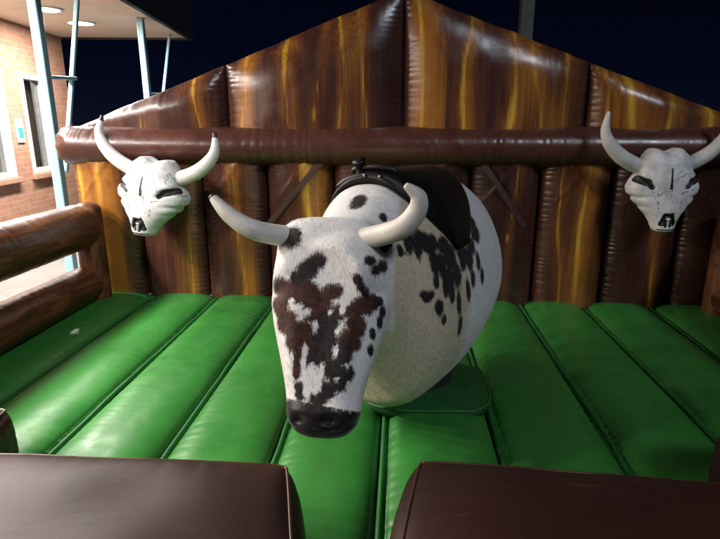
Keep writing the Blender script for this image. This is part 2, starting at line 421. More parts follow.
# ------------------------------------------------------------------ green inflatable mattress
MZ = .40
mat_root = empty('inflatable_mattress', (0, 2.6, 0)); tag(mat_root, 'green inflatable mattress floor of long tubes under the bull', 'mattress')
SX = [-2.66, -2.11, -1.56, -1.04, -.54, -.06, .475, 1.0, 1.505, 2.03, 2.58]
Y0, Y1 = .80, 4.42
def floor_tube(x0, x1, seed):
    nx, ny = 33, 340; g = .020
    u = np.linspace(-1, 1, nx); u = np.sign(u) * np.abs(u) ** .75      # finer at seams
    yv = np.linspace(Y0, Y1, ny); U, Yv = np.meshgrid(u, yv, indexing='ij')
    w = (x1 - x0) / 2 - g; X = (x0 + x1) / 2 + U * w
    prof = (1 - np.abs(U) ** 3.0) ** .60
    Z = MZ - .056 + .070 * prof
    for side, s in ((-1, 0), (1, 50)):
        d = w * (1 - side * U)
        Z += .0065 * ripple(Yv, seed + s, 16) * np.exp(-d / .05) * np.clip(d / .012, 0, 1)
    Z += .012 * (vnoise2(X * 2.2 + seed, Yv * 1.3, seed) - .5) * prof + .005 * (vnoise2(X * 9, Yv * 5, seed + 9) - .5) * prof
    Z -= .05 * np.clip(((Yv - 4.2) / .22), 0, 1) ** 2
    V = np.stack([X, Yv - 2.6, Z], -1).reshape(-1, 3)
    F = grid_faces(nx, ny, flip=True)
    n0 = len(V)                                             # closed underneath
    edge = [i * ny for i in range(nx)] + [(nx - 1) * ny + j for j in range(1, ny)] + [i * ny + ny - 1 for i in range(nx - 2, -1, -1)] + [j for j in range(ny - 2, 0, -1)]
    low = V[edge].copy(); low[:, 2] = .30
    V = np.vstack([V, low]); m = len(edge)
    for k in range(m): F.append((edge[k], edge[(k + 1) % m], n0 + (k + 1) % m, n0 + k))
    return mesh_pd('floor_tube', V, F, M['green'], mat_root)
for i in range(len(SX) - 1): floor_tube(SX[i], SX[i + 1], 100 + i * 7)
for i in range(1, len(SX) - 1):
    yv = np.linspace(Y0, Y1 - .03, 260); th = np.linspace(0, np.pi, 7)
    V = []
    for yy in yv:
        x = SX[i] + .010 * (vnoise(yy * 1.5, 40 + i) - .5); z = MZ - .046 + .008 * (vnoise(yy * 6, 60 + i) - .5)
        for t in th: V.append((x + .013 * math.cos(t), yy - 2.6, z + .016 * math.sin(t)))
        
    mesh_pd('seam_strip', V, grid_faces(len(yv), 7), M['green_seam'], mat_root)
box('base', -2.7, 2.62, Y0 - 2.6 + .01, 4.40 - 2.6, .0, .33, M['green_seam'], mat_root, .05)

# ------------------------------------------------------------------ back wall: planks, beam, gable, straps
WYF = 4.40
wall_root = empty('inflatable_back_wall', (0, WYF, 0)); tag(wall_root, 'brown wood printed inflatable back wall with beam and peaked gable', 'inflatable wall')
def streak_fields(X, Z, streaks, tone0, seed):
    tone = tone0 + .35 * (vnoise(X * 9 + seed, seed) - .5)
    yel = np.zeros_like(X)
    for (x0, wdt, amp, z0, z1, val) in streaks:
        xc = x0 + amp * np.sin(Z * 3.1 + seed + x0 * 9) + .6 * amp * (vnoise(Z * 4 + seed, seed + 3) - .5)
        wv = wdt * (.55 + 1.5 * vnoise(Z * 3.3 + x0 * 31, seed + 5)); f = (.55 + .6 * vnoise(Z * 2.6 + x0 * 17, seed + 6)) * np.exp(-((X - xc) / wv) ** 2) * np.clip((Z - z0) / .08, 0, 1) * np.clip((z1 - Z) / .08, 0, 1)
        yel = np.maximum(yel, .85 * val * f)
        tone = tone + .48 * val * np.exp(-((X - xc - 1.5 * wdt) / (wdt * 5.5)) ** 2)
    return tone, yel
def wall_panel(x0, x1, tone, streaks, seed):
    nx, nz = 41, 230; z0, z1 = .36, 1.60; g = .006
    u = np.linspace(-1, 1, nx); u = np.sign(u) * np.abs(u) ** .7
    zv = np.linspace(z0, z1, nz); U, Z = np.meshgrid(u, zv, indexing='ij')
    w = (x1 - x0) / 2 - g; X = (x0 + x1) / 2 + U * w
    prof = (1 - np.abs(U) ** 2.2) ** .6
    D = .13 * prof
    for side, s in ((-1, 0), (1, 31)):
        d = w * (1 - side * U)
        D += .011 * ripple(Z, seed + s, 20) * np.exp(-d / .045) * np.clip(d / .012, 0, 1)
    D += .022 * (vnoise2(X * 3 + seed, Z * 2.2, seed) - .5) * prof + .008 * (vnoise2(X * 10, Z * 8, seed + 4) - .5) * prof
    # diagonal fold running in from the upper corners
    for sg in (-1, 1):
        q = (X - (x0 + x1) / 2) * sg + (Z - 1.42) * .8
        D += .010 * np.exp(-(q / .022) ** 2) * np.clip((Z - 1.15) / .2, 0, 1) * prof
    tn, yl = streak_fields(X, Z, streaks, tone, seed)
    V = np.stack([X, -D, Z], -1).reshape(-1, 3); n0 = len(V)
    B = np.stack([X, .35 + D * .8, Z], -1).reshape(-1, 3)
    F = grid_faces(nx, nz, flip=True) + grid_faces(nx, nz, n0)
    V = np.vstack([V, B])
    for j in range(nz - 1):
        F.append((j, j + 1, n0 + j + 1, n0 + j)); k = (nx - 1) * nz + j; F.append((k + 1, k, n0 + k, n0 + k + 1))
    for i in range(nx - 1):
        k = i * nz; F.append((k + nz, k, n0 + k, n0 + k + nz)); k += nz - 1; F.append((k, k + nz, n0 + k + nz, n0 + k))
    return mesh_pd('wall_panel', V, F, M['wood'], wall_root, attrs={'tone': np.tile(tn.ravel(), 2), 'yel': np.tile(yl.ravel(), 2)})
P = .546
panels = [  # tone, streaks (x relative to the panel's left seam, width, wander, z0, z1, strength)
    (.50, [(.10, .016, .010, .3, 1.7, 1.0), (.27, .022, .012, .3, 1.7, 1.0)]),
    (.36, [(.45, .010, .02, .3, 1.2, .7)]),
    (.38, [(.31, .014, .035, .3, 1.15, 1.0)]),
    (.36, [(.36, .026, .022, .3, 1.7, 1.1), (.45, .012, .02, .6, 1.7, .8)]),
    (.38, [(.26, .01, .015, .3, 1.7, .6), (.42, .014, .02, .8, 1.7, .8)]),
    (.34, []),
    (.28, [(.32, .010, .03, .3, 1.7, .85)]),
    (.46, [(.17, .014, .025, .3, 1.7, .75), (.33, .016, .02, .3, 1.7, .9)]),
    (.30, [(.36, .009, .03, .3, 1.0, .7)]),
    (.26, []),
]
for i, (tn, st) in enumerate(panels):
    a = -5 * P + i * P
    wall_panel(a, a + P, tn, [(a + s[0], *s[1:]) for s in st], 200 + 13 * i)
# beam
def beam():
    n, m = 520, 40; xs = np.linspace(-2.80, 2.80, n); th = np.linspace(0, 2 * np.pi, m, endpoint=False)
    rings = []
    rip = ripple(xs, 900, 11) * np.clip((vnoise(xs * 1.7, 33) - .35) * 3, 0, 1) + .5 * ripple(xs, 950, 24) * np.clip((vnoise(xs * 2.3, 44) - .4) * 3, 0, 1)
    for k, x in enumerate(xs):
        e = min(1, (2.80 - abs(x)) / .16); sc = .30 + .70 * (1 - (1 - e) ** 2) ** .5
        r = 1 + .018 * (vnoise(x * 1.3, 8) - .5)
        ry, rz = .205 * sc * r, .156 * (.6 + .4 * sc) * r
        a = np.cos(th); b = np.sin(th)
        wr = 1 + .05 * rip[k] * (.3 + .7 * np.abs(b)) * (.5 + .5 * vnoise(th * 2 + x * 2, 5)) + .12 * (1 - e) ** 2 * np.sin(th * 9 + 3 * vnoise(th * 2, 4))
        rings.append(np.stack([np.full(m, x), -a * ry * wr - .01, 1.632 + b * rz * wr], -1))
    V, F = loft(rings); return mesh_pd('beam', V, F, M['beam'], wall_root)
beam()
# gable
def gable_panel(x0, x1, tone, streaks, seed):
    nx, nz = 90, 110; APX, CZ, HW = 2.78, 1.745, 2.80
    u = np.linspace(-1, 1, nx); u = np.sign(u) * np.abs(u) ** .75; v = np.linspace(0, 1, nz)
    U, Vv = np.meshgrid(u, v, indexing='ij'); w = (x1 - x0) / 2 - .005; X = (x0 + x1) / 2 + U * w
    zt = APX - (APX - CZ) * np.abs(X) / HW; zt -= .012 * vnoise(X * 6, seed); zb = 1.715
    H = np.maximum(zt - zb, .012); Z = zb + Vv * H
    lim = np.clip(H / .35, .10, 1)
    prof = (1 - np.abs(U) ** 4) ** .6 * (1 - np.clip(2 * (Vv - .5), 0, 1) ** 2.2) ** .6 * lim
    D = .17 * prof
    for side, s in ((-1, 0), (1, 31)):
        d = w * (1 - side * U); D += .010 * ripple(Z, seed + s, 20) * np.exp(-d / .05) * np.clip(d / .012, 0, 1)
    dt = (1 - Vv) * H; D += .008 * ripple(X, seed + 77, 13) * np.exp(-dt / .06) * np.clip(dt / .015, 0, 1)
    D += .018 * (vnoise2(X * 2.5 + seed, Z * 2.5, seed) - .5) * prof + .006 * (vnoise2(X * 9, Z * 9, seed + 4) - .5) * prof
    tn, yl = streak_fields(X, Z, streaks, tone, seed)
    V = np.stack([X, .05 - D, Z], -1).reshape(-1, 3); n0 = len(V); B = np.stack([X, .06 + .9 * D, Z], -1).reshape(-1, 3)
    F = grid_faces(nx, nz, flip=True) + grid_faces(nx, nz, n0); V = np.vstack([V, B])
    for j in range(nz - 1):
        F.append((j, j + 1, n0 + j + 1, n0 + j)); k = (nx - 1) * nz + j; F.append((k + 1, k, n0 + k, n0 + k + 1))
    for i in range(nx - 1):
        k = i * nz; F.append((k + nz, k, n0 + k, n0 + k + nz)); k += nz - 1; F.append((k, k + nz, n0 + k + nz, n0 + k))
    return mesh_pd('gable_panel', V, F, M['wood'], wall_root, attrs={'tone': np.tile(tn.ravel(), 2), 'yel': np.tile(yl.ravel(), 2)})
gable_panel(-2.79, -1.40, .34, [(-2.05, .008, .03, 1.7, 2.4, .6), (-1.65, .016, .05, 1.7, 2.6, .9), (-2.3, .008, .03, 1.7, 2.2, .5)], 501)
gable_panel(-1.40, 0.0, .40, [(-1.25, .014, .03, 1.7, 2.8, .7), (-.86, .02, .05, 1.7, 2.8, .9), (-.5, .012, .04, 1.7, 2.8, .8), (-.3, .014, .04, 1.7, 2.8, .6), (-.65, .01, .04, 1.7, 2.3, .7)], 502)
gable_panel(0.0, 1.40, .40, [(.12, .025, .03, 1.7, 2.8, 1.0), (.5, .012, .05, 1.7, 2.7, .8), (.78, .022, .06, 1.7, 2.7, 1.0), (1.0, .016, .05, 1.7, 2.6, .9), (1.24, .014, .04, 1.7, 2.6, .7)], 503)
gable_panel(1.40, 2.79, .38, [(1.5, .02, .03, 1.7, 2.5, .9), (1.72, .024, .05, 1.7, 2.4, 1.0), (1.98, .016, .04, 1.7, 2.3, .9), (2.24, .026, .05, 1.7, 2.2, 1.0), (2.5, .012, .04, 1.7, 2.1, .8)], 504)
# diagonal webbing straps on the planks either side of the bull
def strap(p, q, w=.045):
    p = Vector(p); q = Vector(q); n = 24; V = []
    d = (q - p).normalized(); s = Vector((-d.z, 0, d.x)) * w / 2
    for i in range(n + 1):
        t = i / n; c = p.lerp(q, t); c.y -= .035 * math.sin(math.pi * t)
        for a, off in ((1, 0), (-1, 0), (-1, .006), (1, .006)): V.append((c + a * s) + Vector((0, off, 0)))
    return mesh_pd('strap', V, grid_faces(n + 1, 4, wrap=True), M['strap'], wall_root, smooth=False)
strap((-.60, -.12, 1.55), (-1.12, -.11, .96)); strap((.60, -.12, 1.55), (.98, -.11, 1.02))

# ------------------------------------------------------------------ log fences at the sides
def log_rail(name, parent, x, z, r, ya, yb, seed):
    n, m = 240, 32; ys = np.linspace(ya, yb, n); th = np.linspace(0, 2 * np.pi, m, endpoint=False); rings = []
    for yy in ys:
        e = min(1, min(yy - ya, yb - yy) / .10 + .02); sc = (1 - (1 - e) ** 2) ** .5
        wr = 1 + .04 * (vnoise2(th * 1.5 / np.pi * 2, np.full(m, yy * 3), seed) - .5) + .03 * ripple(np.array([yy]), seed, 9)[0] * (.4 + .6 * np.sin(th) ** 2)
        rings.append(np.stack([x + r * sc * wr * np.cos(th), np.full(m, yy), z + r * sc * wr * np.sin(th)], -1))
    V, F = loft(rings); return mesh_pd(name, V, F, M['log_y'], parent)
def log_post(parent, x, y, r, z0, z1, seed):
    n, m = 110, 32; zs = np.linspace(z0, z1, n); th = np.linspace(0, 2 * np.pi, m, endpoint=False); rings = []
    for zz in zs:
        e = min(1, (z1 - zz) / .06 + .02); sc = (1 - (1 - e) ** 2) ** .4
        wr = 1 + .05 * (vnoise2(th * 3 / np.pi, np.full(m, zz * 3), seed) - .5) + .025 * ripple(np.array([zz]), seed, 12)[0]
        rings.append(np.stack([x + r * sc * wr * np.cos(th), y + r * sc * wr * np.sin(th), np.full(m, zz)], -1))
    V, F = loft(rings); return mesh_pd('post', V, F, M['log_z'], parent)
for sg, xr, lab in ((-1, -2.56, 'inflatable log fence along the left edge of the mattress'), (1, 2.50, 'inflatable log fence whose orange post shows at the right picture edge')):
    f = empty('inflatable_log_fence', (0, 0, 0)); tag(f, lab, 'fence')
    log_rail('rail', f, xr, 1.01, .18, 1.35, 4.16, 300 + sg); log_rail('rail', f, xr, .53, .15, 1.35, 4.16, 320 + sg)
    log_post(f, xr + sg * -.06, 4.12, .105, .36, 1.20, 340 + sg); log_post(f, xr + sg * -.03, 1.45, .11, .30, 1.20, 360 + sg)

# ------------------------------------------------------------------ front bolsters
def bolster(name, quad, z0, z1, mat, bulge=(.05, .05, .05), n=(110, 70, 40), seed=0, parent=None):
    """inflated box; quad = far-left, far-right, near-right, near-left footprint corners"""
    FL, FR, NR, NL = [np.array(q, float) for q in quad]; cen = (FL + FR + NR + NL) / 4
    def pos(a, b, c):
        top = (NL * (1 - a)[..., None] + NR * a[..., None]) * (1 - b)[..., None] + (FL * (1 - a)[..., None] + FR * a[..., None]) * b[..., None]
        return np.concatenate([top - cen, (z0 + (z1 - z0) * c)[..., None]], -1)
    bm = bmesh.new()
    for ax in range(3):
        o1, o2 = [k for k in range(3) if k != ax]
        for side in (0, 1):
            s = np.linspace(0, 1, n[o1]); t = np.linspace(0, 1, n[o2]); S, T = np.meshgrid(s, t, indexing='ij')
            abc = [None] * 3; abc[o1] = S; abc[o2] = T; abc[ax] = np.full_like(S, side)
            Pp = pos(*abc)
            e1 = pos(*[abc[k] if k == ax else (S * 0 + (1 if k == o1 else .5)) for k in range(3)])[0, 0] - pos(*[abc[k] if k == ax else (S * 0 + (0 if k == o1 else .5)) for k in range(3)])[0, 0]
            e2 = pos(*[abc[k] if k == ax else (S * 0 + (1 if k == o2 else .5)) for k in range(3)])[0, 0] - pos(*[abc[k] if k == ax else (S * 0 + (0 if k == o2 else .5)) for k in range(3)])[0, 0]
            nrm = np.cross(e1, e2); nrm /= np.linalg.norm(nrm)
            out = pos(*[np.array([.5 if k != ax else side * 1.]) for k in range(3)])[0] - pos(*[np.array([.5])] * 3)[0]
            if nrm @ out < 0: nrm = -nrm
            B = bulge[ax] * ((1 - (2 * S - 1) ** 4) * (1 - (2 * T - 1) ** 4)) ** .6
            L1, L2 = np.linalg.norm(e1), np.linalg.norm(e2); Em = np.clip(np.minimum.reduce([S * L1, (1 - S) * L1, T * L2, (1 - T) * L2]) / .03, 0, 1)
            for d, al in ((S * L1, T * L2), ((1 - S) * L1, T * L2), (T * L2, S * L1), ((1 - T) * L2, S * L1)):
                B = B + .010 * ripple(al, seed + ax * 9 + side, 15) * np.exp(-d / .06) * Em
            B = B + .014 * (vnoise2(S * L1 * 4, T * L2 * 4, seed + ax) - .5) * np.clip(B / .02, 0, 1)
            Pp = Pp + nrm * B[..., None]
            vs_ = [[bm.verts.new(Pp[i, j]) for j in range(n[o2])] for i in range(n[o1])]
            for i in range(n[o1] - 1):
                for j in range(n[o2] - 1): bm.faces.new((vs_[i][j], vs_[i + 1][j], vs_[i + 1][j + 1], vs_[i][j + 1]))
    bmesh.ops.remove_doubles(bm, verts=bm.verts, dist=1e-4); bmesh.ops.recalc_face_normals(bm, faces=bm.faces)
    bm.verts.ensure_lookup_table(); A0 = np.array([v.co for v in bm.verts]); q = [np.array((*(p - cen), z1)) for p in (FL, FR, NR, NL)]; ids = []
    for k in range(4):
        for t in np.linspace(0, 1, 24, endpoint=False): ids.append(int(np.argmin(((A0 - (q[k] * (1 - t) + q[(k + 1) % 4] * t)) ** 2).sum(1))))
    for _ in range(9): bmesh.ops.smooth_vert(bm, verts=bm.verts, factor=.5, use_axis_x=True, use_axis_y=True, use_axis_z=True)
    bm.verts.ensure_lookup_table(); rim = [bm.verts[k].co.copy() for k in dict.fromkeys(ids)]
    o = obj_bm(name, bm, mat, parent, True); o.location = (cen[0], cen[1], 0)
    pts = [V_ + Vector((0, 0, .001)) for V_ in rim]
    pts.append(pts[0]); V, F = tube_path(pts, [.0055] * len(pts), 8, 3); mesh_pd('piping', V, F, M['beam'], o)
    return o
b1 = bolster('bolster_cushion', [(-1.52, 1.55), (-.365, 1.57), (-.20, .86), (-1.5, .84)], .395, .685, M['brown'], (.05, .04, .055), seed=600)
tag(b1, 'brown vinyl bolster at the front edge, left of the green gap', 'bolster')
b2 = bolster('bolster_cushion', [(.085, 1.63), (1.22, 1.56), (1.2, .84), (-.035, .86)], .395, .685, M['brown'], (.05, .04, .055), seed=640)
tag(b2, 'brown vinyl bolster at the front edge, right of the green gap', 'bolster')
b3 = bolster('corner_cushion', [(-2.38, 1.98), (-1.66, 1.95), (-1.63, 1.66), (-2.38, 1.62)], .395, .625, M['brown'], (.05, .05, .03), seed=660)
tag(b3, 'dark rounded cushion end at the left picture edge behind the bolster', 'cushion')
b4 = bolster('corner_cushion', [(1.25, 1.93), (2.30, 1.95), (2.30, 1.66), (1.23, 1.67)], .395, .675, M['brown'], (.05, .05, .03), seed=680)
tag(b4, 'brown rounded cushion end at the right picture edge behind the bolster', 'cushion')

# ------------------------------------------------------------------ printed skulls with horns on the wall
def skull(loc, rot, label, horn_tip, k=(1, 1, 1)):
    root = empty('steer_skull', loc, rot); tag(root, label, 'skull')
    # stations: z, half width, half depth, centre y
    st = [(.335, .06, .03, .02), (.33, .15, .06, .01), (.30, .185, .095, 0), (.24, .205, .12, -.005), (.16, .225, .13, -.01), (.09, .27, .14, -.01), (.03, .295, .14, -.01), (-.03, .285, .135, -.015),
          (-.10, .235, .13, -.03), (-.16, .185, .12, -.045), (-.22, .135, .105, -.06), (-.28, .102, .09, -.075), (-.33, .088, .08, -.085), (-.355, .075, .066, -.09), (-.368, .045, .04, -.09)]
    z = np.array([s[0] for s in st]); zz = np.interp(np.linspace(0, 1, 90), np.linspace(0, 1, len(st)), z)
    f = lambda k: np.interp(-zz, -z, [s[k] for s in st]); hw, hd, cy = f(1), f(2), f(3)
    m = 96; th = np.linspace(0, 2 * np.pi, m, endpoint=False); rings = []
    ex = 2 / 2.5
    for i in range(90):
        a, b = np.cos(th), np.sin(th)
        x = hw[i] * np.sign(a) * np.abs(a) ** ex; y = cy[i] - hd[i] * np.sign(b) * np.abs(b) ** ex
        zt = np.full(m, zz[i])
        zt = zt + np.where(zz[i] > .2, .035 * (np.exp(-((np.abs(x) - .10) / .06) ** 2) - .5 * np.exp(-(x / .04) ** 2)) * np.clip((zz[i] - .2) / .12, 0, 1), 0)
        rings.append(np.stack([x, y, zt], -1))
    V, F = loft(rings)
    x, y, zc = V[:, 0], V[:, 1], V[:, 2]; front = np.clip(-(y + .02) / .03, 0, 1)
    def seg(px, pz, qx, qz, r):     # soft distance to a stroke, 1 at its middle, .5 at r
        dx, dz = qx - px, qz - pz; t = np.clip(((x - px) * dx + (zc - pz) * dz) / (dx * dx + dz * dz), 0, 1)
        return np.clip(1 - .5 * np.hypot(x - px - t * dx, zc - pz - t * dz) / r, 0, 1)
    socket = np.maximum(np.maximum(seg(-.27, .115, -.18, .075, .034), seg(-.18, .075, -.145, .035, .022)), np.maximum(seg(.27, .115, .18, .075, .034), seg(.18, .075, .145, .035, .022)))
    nose = np.maximum.reduce([seg(-.028, -.215, -.05, -.29, .020), seg(.028, -.215, .05, -.29, .020), seg(-.028, -.215, .028, -.215, .02), seg(-.018, -.26, -.018, -.31, .012), seg(.022, -.26, .02, -.31, .012)])
    crack = np.maximum.reduce([seg(0, .20, 0, .02, .006), seg(0, .02, -.05, -.06, .005), seg(0, .02, .06, -.05, .005), seg(-.1, -.02, -.09, -.16, .007), seg(.1, -.02, .09, -.16, .007), seg(-.03, -.1, -.03, -.2, .004), seg(.04, -.08, .03, -.2, .004), seg(-.07, -.34, .07, -.34, .008), seg(.09, -.02, .16, -.0, .005), seg(-.09, -.02, -.16, .0, .005)])
    blk = np.maximum(np.maximum(socket, nose) * front, (np.maximum(crack, 0) * .74) * front)
    side = np.clip((y - .03) / .05, 0, 1) * .9
    grey = np.maximum.reduce([side, np.exp(-((np.abs(x) - .235) / .03) ** 2 - ((zc - .16) / .05) ** 2) * .8, np.exp(-(x / .09) ** 2 - ((zc + .3) / .07) ** 2) * .6])
    dent = .030 * np.clip((socket - .45) / .3, 0, 1) * front + .028 * np.clip((nose - .45) / .3, 0, 1) * front
    V[:, 1] += dent - .012 * np.exp(-((np.abs(x) - .2) / .05) ** 2 - ((zc - .14) / .03) ** 2) * front - .010 * np.exp(-(x / .05) ** 2) * np.clip((-.0 - zc) / .1, 0, 1) * front
    # cheek notches
    nt = np.exp(-((zc + .055) / .02) ** 2) * .022 + np.exp(-((zc + .14) / .018) ** 2) * .014
    V[:, 0] -= np.sign(x) * nt * np.clip((np.abs(x) - .12) / .1, 0, 1)
    V = V * np.array([.86 * k[0], .92 * k[1], .80 * k[2]])
    mesh_pd('skull_face', V, F, M['skull'], root, attrs={'blk': blk, 'grey': grey})
    for sg in (-1, 1):
        pts = [(sg * .12, .02, .15), (sg * .23, .0, .185), (sg * .345, -.02, .245), (sg * .44, -.03, .335), (sg * .48, -.03, .43), (sg * .462, -.02, .55)]
        V, F = tube_path(pts, [.054, .056, .053, .046, .033, .011], 16, 8); V[:, 0] *= (.5 + .5 * k[0]) if k[0] != 1 else (.84 if sg > 0 else .95)
        n = len(V); s = np.minimum(np.arange(n) // 16 / (n / 16), 1)
        tipv = np.clip((s - .86) / .08, 0, 1) * horn_tip + np.clip((.16 - s) / .1, 0, 1) * .55; tipv[-1] = horn_tip
        tipv[-2] = .5
        mesh_pd('horn', V, F, M['skull_horn'], root, attrs={'tip': tipv})
    return root
skull((-1.91, 4.09, 1.26), (R(-3), R(7), R(-15)), 'white printed steer skull with horns on the wall above the left fence post', 1.0, (1.2, 1.25, 1.0))
skull((1.885, 4.10, 1.345), (0, R(-1), R(4)), 'white printed steer skull with horns on the wall right of the bull', .4)

# ------------------------------------------------------------------ mechanical bull
BL = np.array([.10, 2.75, MZ])
bull = empty('mechanical_bull', BL); tag(bull, 'white mechanical bull with brown and black hide patches, curved horns and black saddle', 'mechanical bull')
HA = R(25); FWD = np.array([-math.sin(HA), -math.cos(HA), 0]); LFT = np.array([math.cos(HA), -math.sin(HA), 0]); UPV = np.array([0, 0, 1.])
def L(p): return np.array(p, float) - BL        # world -> bull space
def sring(c, s, u, a, b, ex=2.3, m=48, b2=None):
    th = np.linspace(0, 2 * np.pi, m, endpoint=False); ca, sa = np.cos(th), np.sin(th); e = 2 / ex
    bb = np.where(sa >= 0, b, b if b2 is None else b2)
    return c + (a * np.sign(ca) * np.abs(ca) ** e)[:, None] * s + (bb * np.sign(sa) * np.abs(sa) ** e)[:, None] * u
def interp_st(st, n):
    st = np.array(st, float); t = np.r_[0, np.cumsum(np.linalg.norm(np.diff(st[:, :3], axis=0), axis=1))]; t /= t[-1]
    q = np.linspace(0, 1, n); return np.stack([np.interp(q, t, st[:, k]) for k in range(st.shape[1])], -1)
# torso stations: x along the bull, z bottom, z top, half width
TS = [(-.64, .48, .76, .10), (-.62, .38, .88, .22), (-.56, .28, .97, .30), (-.43, .19, 1.065, .33), (-.23, .13, 1.135, .355), (0, .095, 1.165, .37), (.2, .10, 1.175, .372), (.38, .11, 1.18, .362), (.50, .125, 1.17, .35), (.58, .18, 1.15, .325), (.635, .32, 1.12, .27), (.72, .56, 1.07, .22), (.84, .66, 1.02, .19), (.92, .72, .98, .15)]
ta = np.array(TS); q = np.linspace(0, 1, 60); tt = np.linspace(0, 1, len(TS)); ta = np.stack([np.interp(q, tt, ta[:, k]) for k in range(4)], -1)
rings = []
for x, zb, zt, hw in ta:
    bend = .0 if x < .5 else (x - .5) ** 2 * .18
    c = FWD * x + np.array([0, 0, (zb + zt) / 2]) + LFT * bend
    rg = sring(c, LFT, UPV, hw, (zt - zb) / 2, 2.6)
    # pear section: fuller below the middle
    hz = (rg[:, 2] - zb) / (zt - zb); k = 1 - .26 * np.clip((hz - .42) / .58, 0, 1) ** 1.3 - .14 * np.clip((.35 - hz) / .35, 0, 1) ** 1.5
    off = (rg - c) @ LFT; rg = rg - np.outer(off * (1 - k), LFT); rings.append(rg)
Vt, Ft = loft(rings)
# head
T0 = L((-.270, 1.965, MZ + 1.05)); T1 = L((-.268, 1.615, MZ + .385)); AX = T1 - T0; AXL = np.linalg.norm(AX); AX /= AXL
SD = np.array([1., -.05, 0]); SD /= np.linalg.norm(SD); NF = np.cross(AX, SD); NF = -NF if NF[1] > 0 else NF; NF /= np.linalg.norm(NF)
HS = [(-.055, .10, .05, .06), (-.045, .155, .09, .03), (-.015, .19, .125, .01), (.05, .214, .15, 0), (.15, .222, .165, 0), (.28, .230, .17, 0), (.38, .230, .168, 0), (.5, .212, .155, 0), (.62, .184, .14, 0), (.74, .156, .125, 0), (.84, .138, .118, 0), (.92, .134, .115, -.008), (.975, .120, .10, .0), (1.01, .094, .075, .02), (1.03, .05, .04, .05)]
hs = np.array(HS); tt = np.linspace(0, 1, len(HS)); hs = np.stack([np.interp(q, tt, hs[:, k]) for k in range(4)], -1)
rings = []
for t, a, b, off in hs:
    c = T0 + AX * AXL * t - NF * (b + off); rings.append(sring(c, SD, NF, a, b * .9, 2.7, 48, b * 1.15))
Vh, Fh = loft(rings)
V = np.vstack([Vt, Vh]); F = Ft + [tuple(i + len(Vt) for i in f) for f in Fh]
def remesh(V, F, voxel, smooth_it):
    me = bpy.data.meshes.new('tmp'); me.from_pydata([tuple(v) for v in V], [], [tuple(map(int, f)) for f in F]); me.update()
    bm = bmesh.new(); bm.from_mesh(me); bmesh.ops.recalc_face_normals(bm, faces=bm.faces); bm.to_mesh(me); bm.free()
    o = bpy.data.objects.new('tmp', me); COL.objects.link(o)
    md = o.modifiers.new('r', 'REMESH'); md.mode = 'VOXEL'; md.voxel_size = voxel
    sm = o.modifiers.new('s', 'SMOOTH'); sm.factor = .5; sm.iterations = smooth_it
    dg = bpy.context.evaluated_depsgraph_get(); ev = o.evaluated_get(dg); out = bpy.data.meshes.new_from_object(ev)
    bpy.data.objects.remove(o); bpy.data.meshes.remove(me); return out
hide_me = remesh(V, F, .0115, 10); hide_me.name = 'body'
nv = len(hide_me.vertices); co = np.empty(nv * 3, np.float32); hide_me.vertices.foreach_get('co', co); co = co.reshape(-1, 3).astype(float)
# head-space coordinates of every vertex
rel = co - T0; ht = rel @ AX / AXL; hx = rel @ SD; hn = rel @ NF
is_head = (np.abs(hx) < .262) & (hn > -.34) & (rel @ np.array([0, -1, 0.]) > -.16) & (ht > -.12)
front = is_head & (hn > -.15)
# nostrils and mouth line
disp = np.zeros(nv)
for sx in (-.055, .055):
    disp += .030 * np.exp(-((hx - sx) / .024) ** 2 - ((ht - .945) / .022) ** 2) * is_head - .010 * np.exp(-((hx - sx) / .05) ** 2 - ((ht - .915) / .03) ** 2) * is_head
disp += .014 * np.exp(-((ht - .995 + .25 * hx ** 2 * 8) / .010) ** 2) * is_head
disp += .014 * np.exp(-(hx / .05) ** 2 - ((ht - .55) / .2) ** 2) * front - .012 * np.exp(-((np.abs(hx) - .10) / .03) ** 2 - ((ht - .62) / .16) ** 2) * front
disp += .022 * np.exp(-((np.abs(hx) - .185) / .03) ** 2 - ((ht - .335) / .035) ** 2) * front
# brow swells over the eyes
disp -= .020 * np.exp(-((np.abs(hx) - .17) / .045) ** 2 - ((ht - .22) / .06) ** 2) * front
co -= disp[:, None] * NF
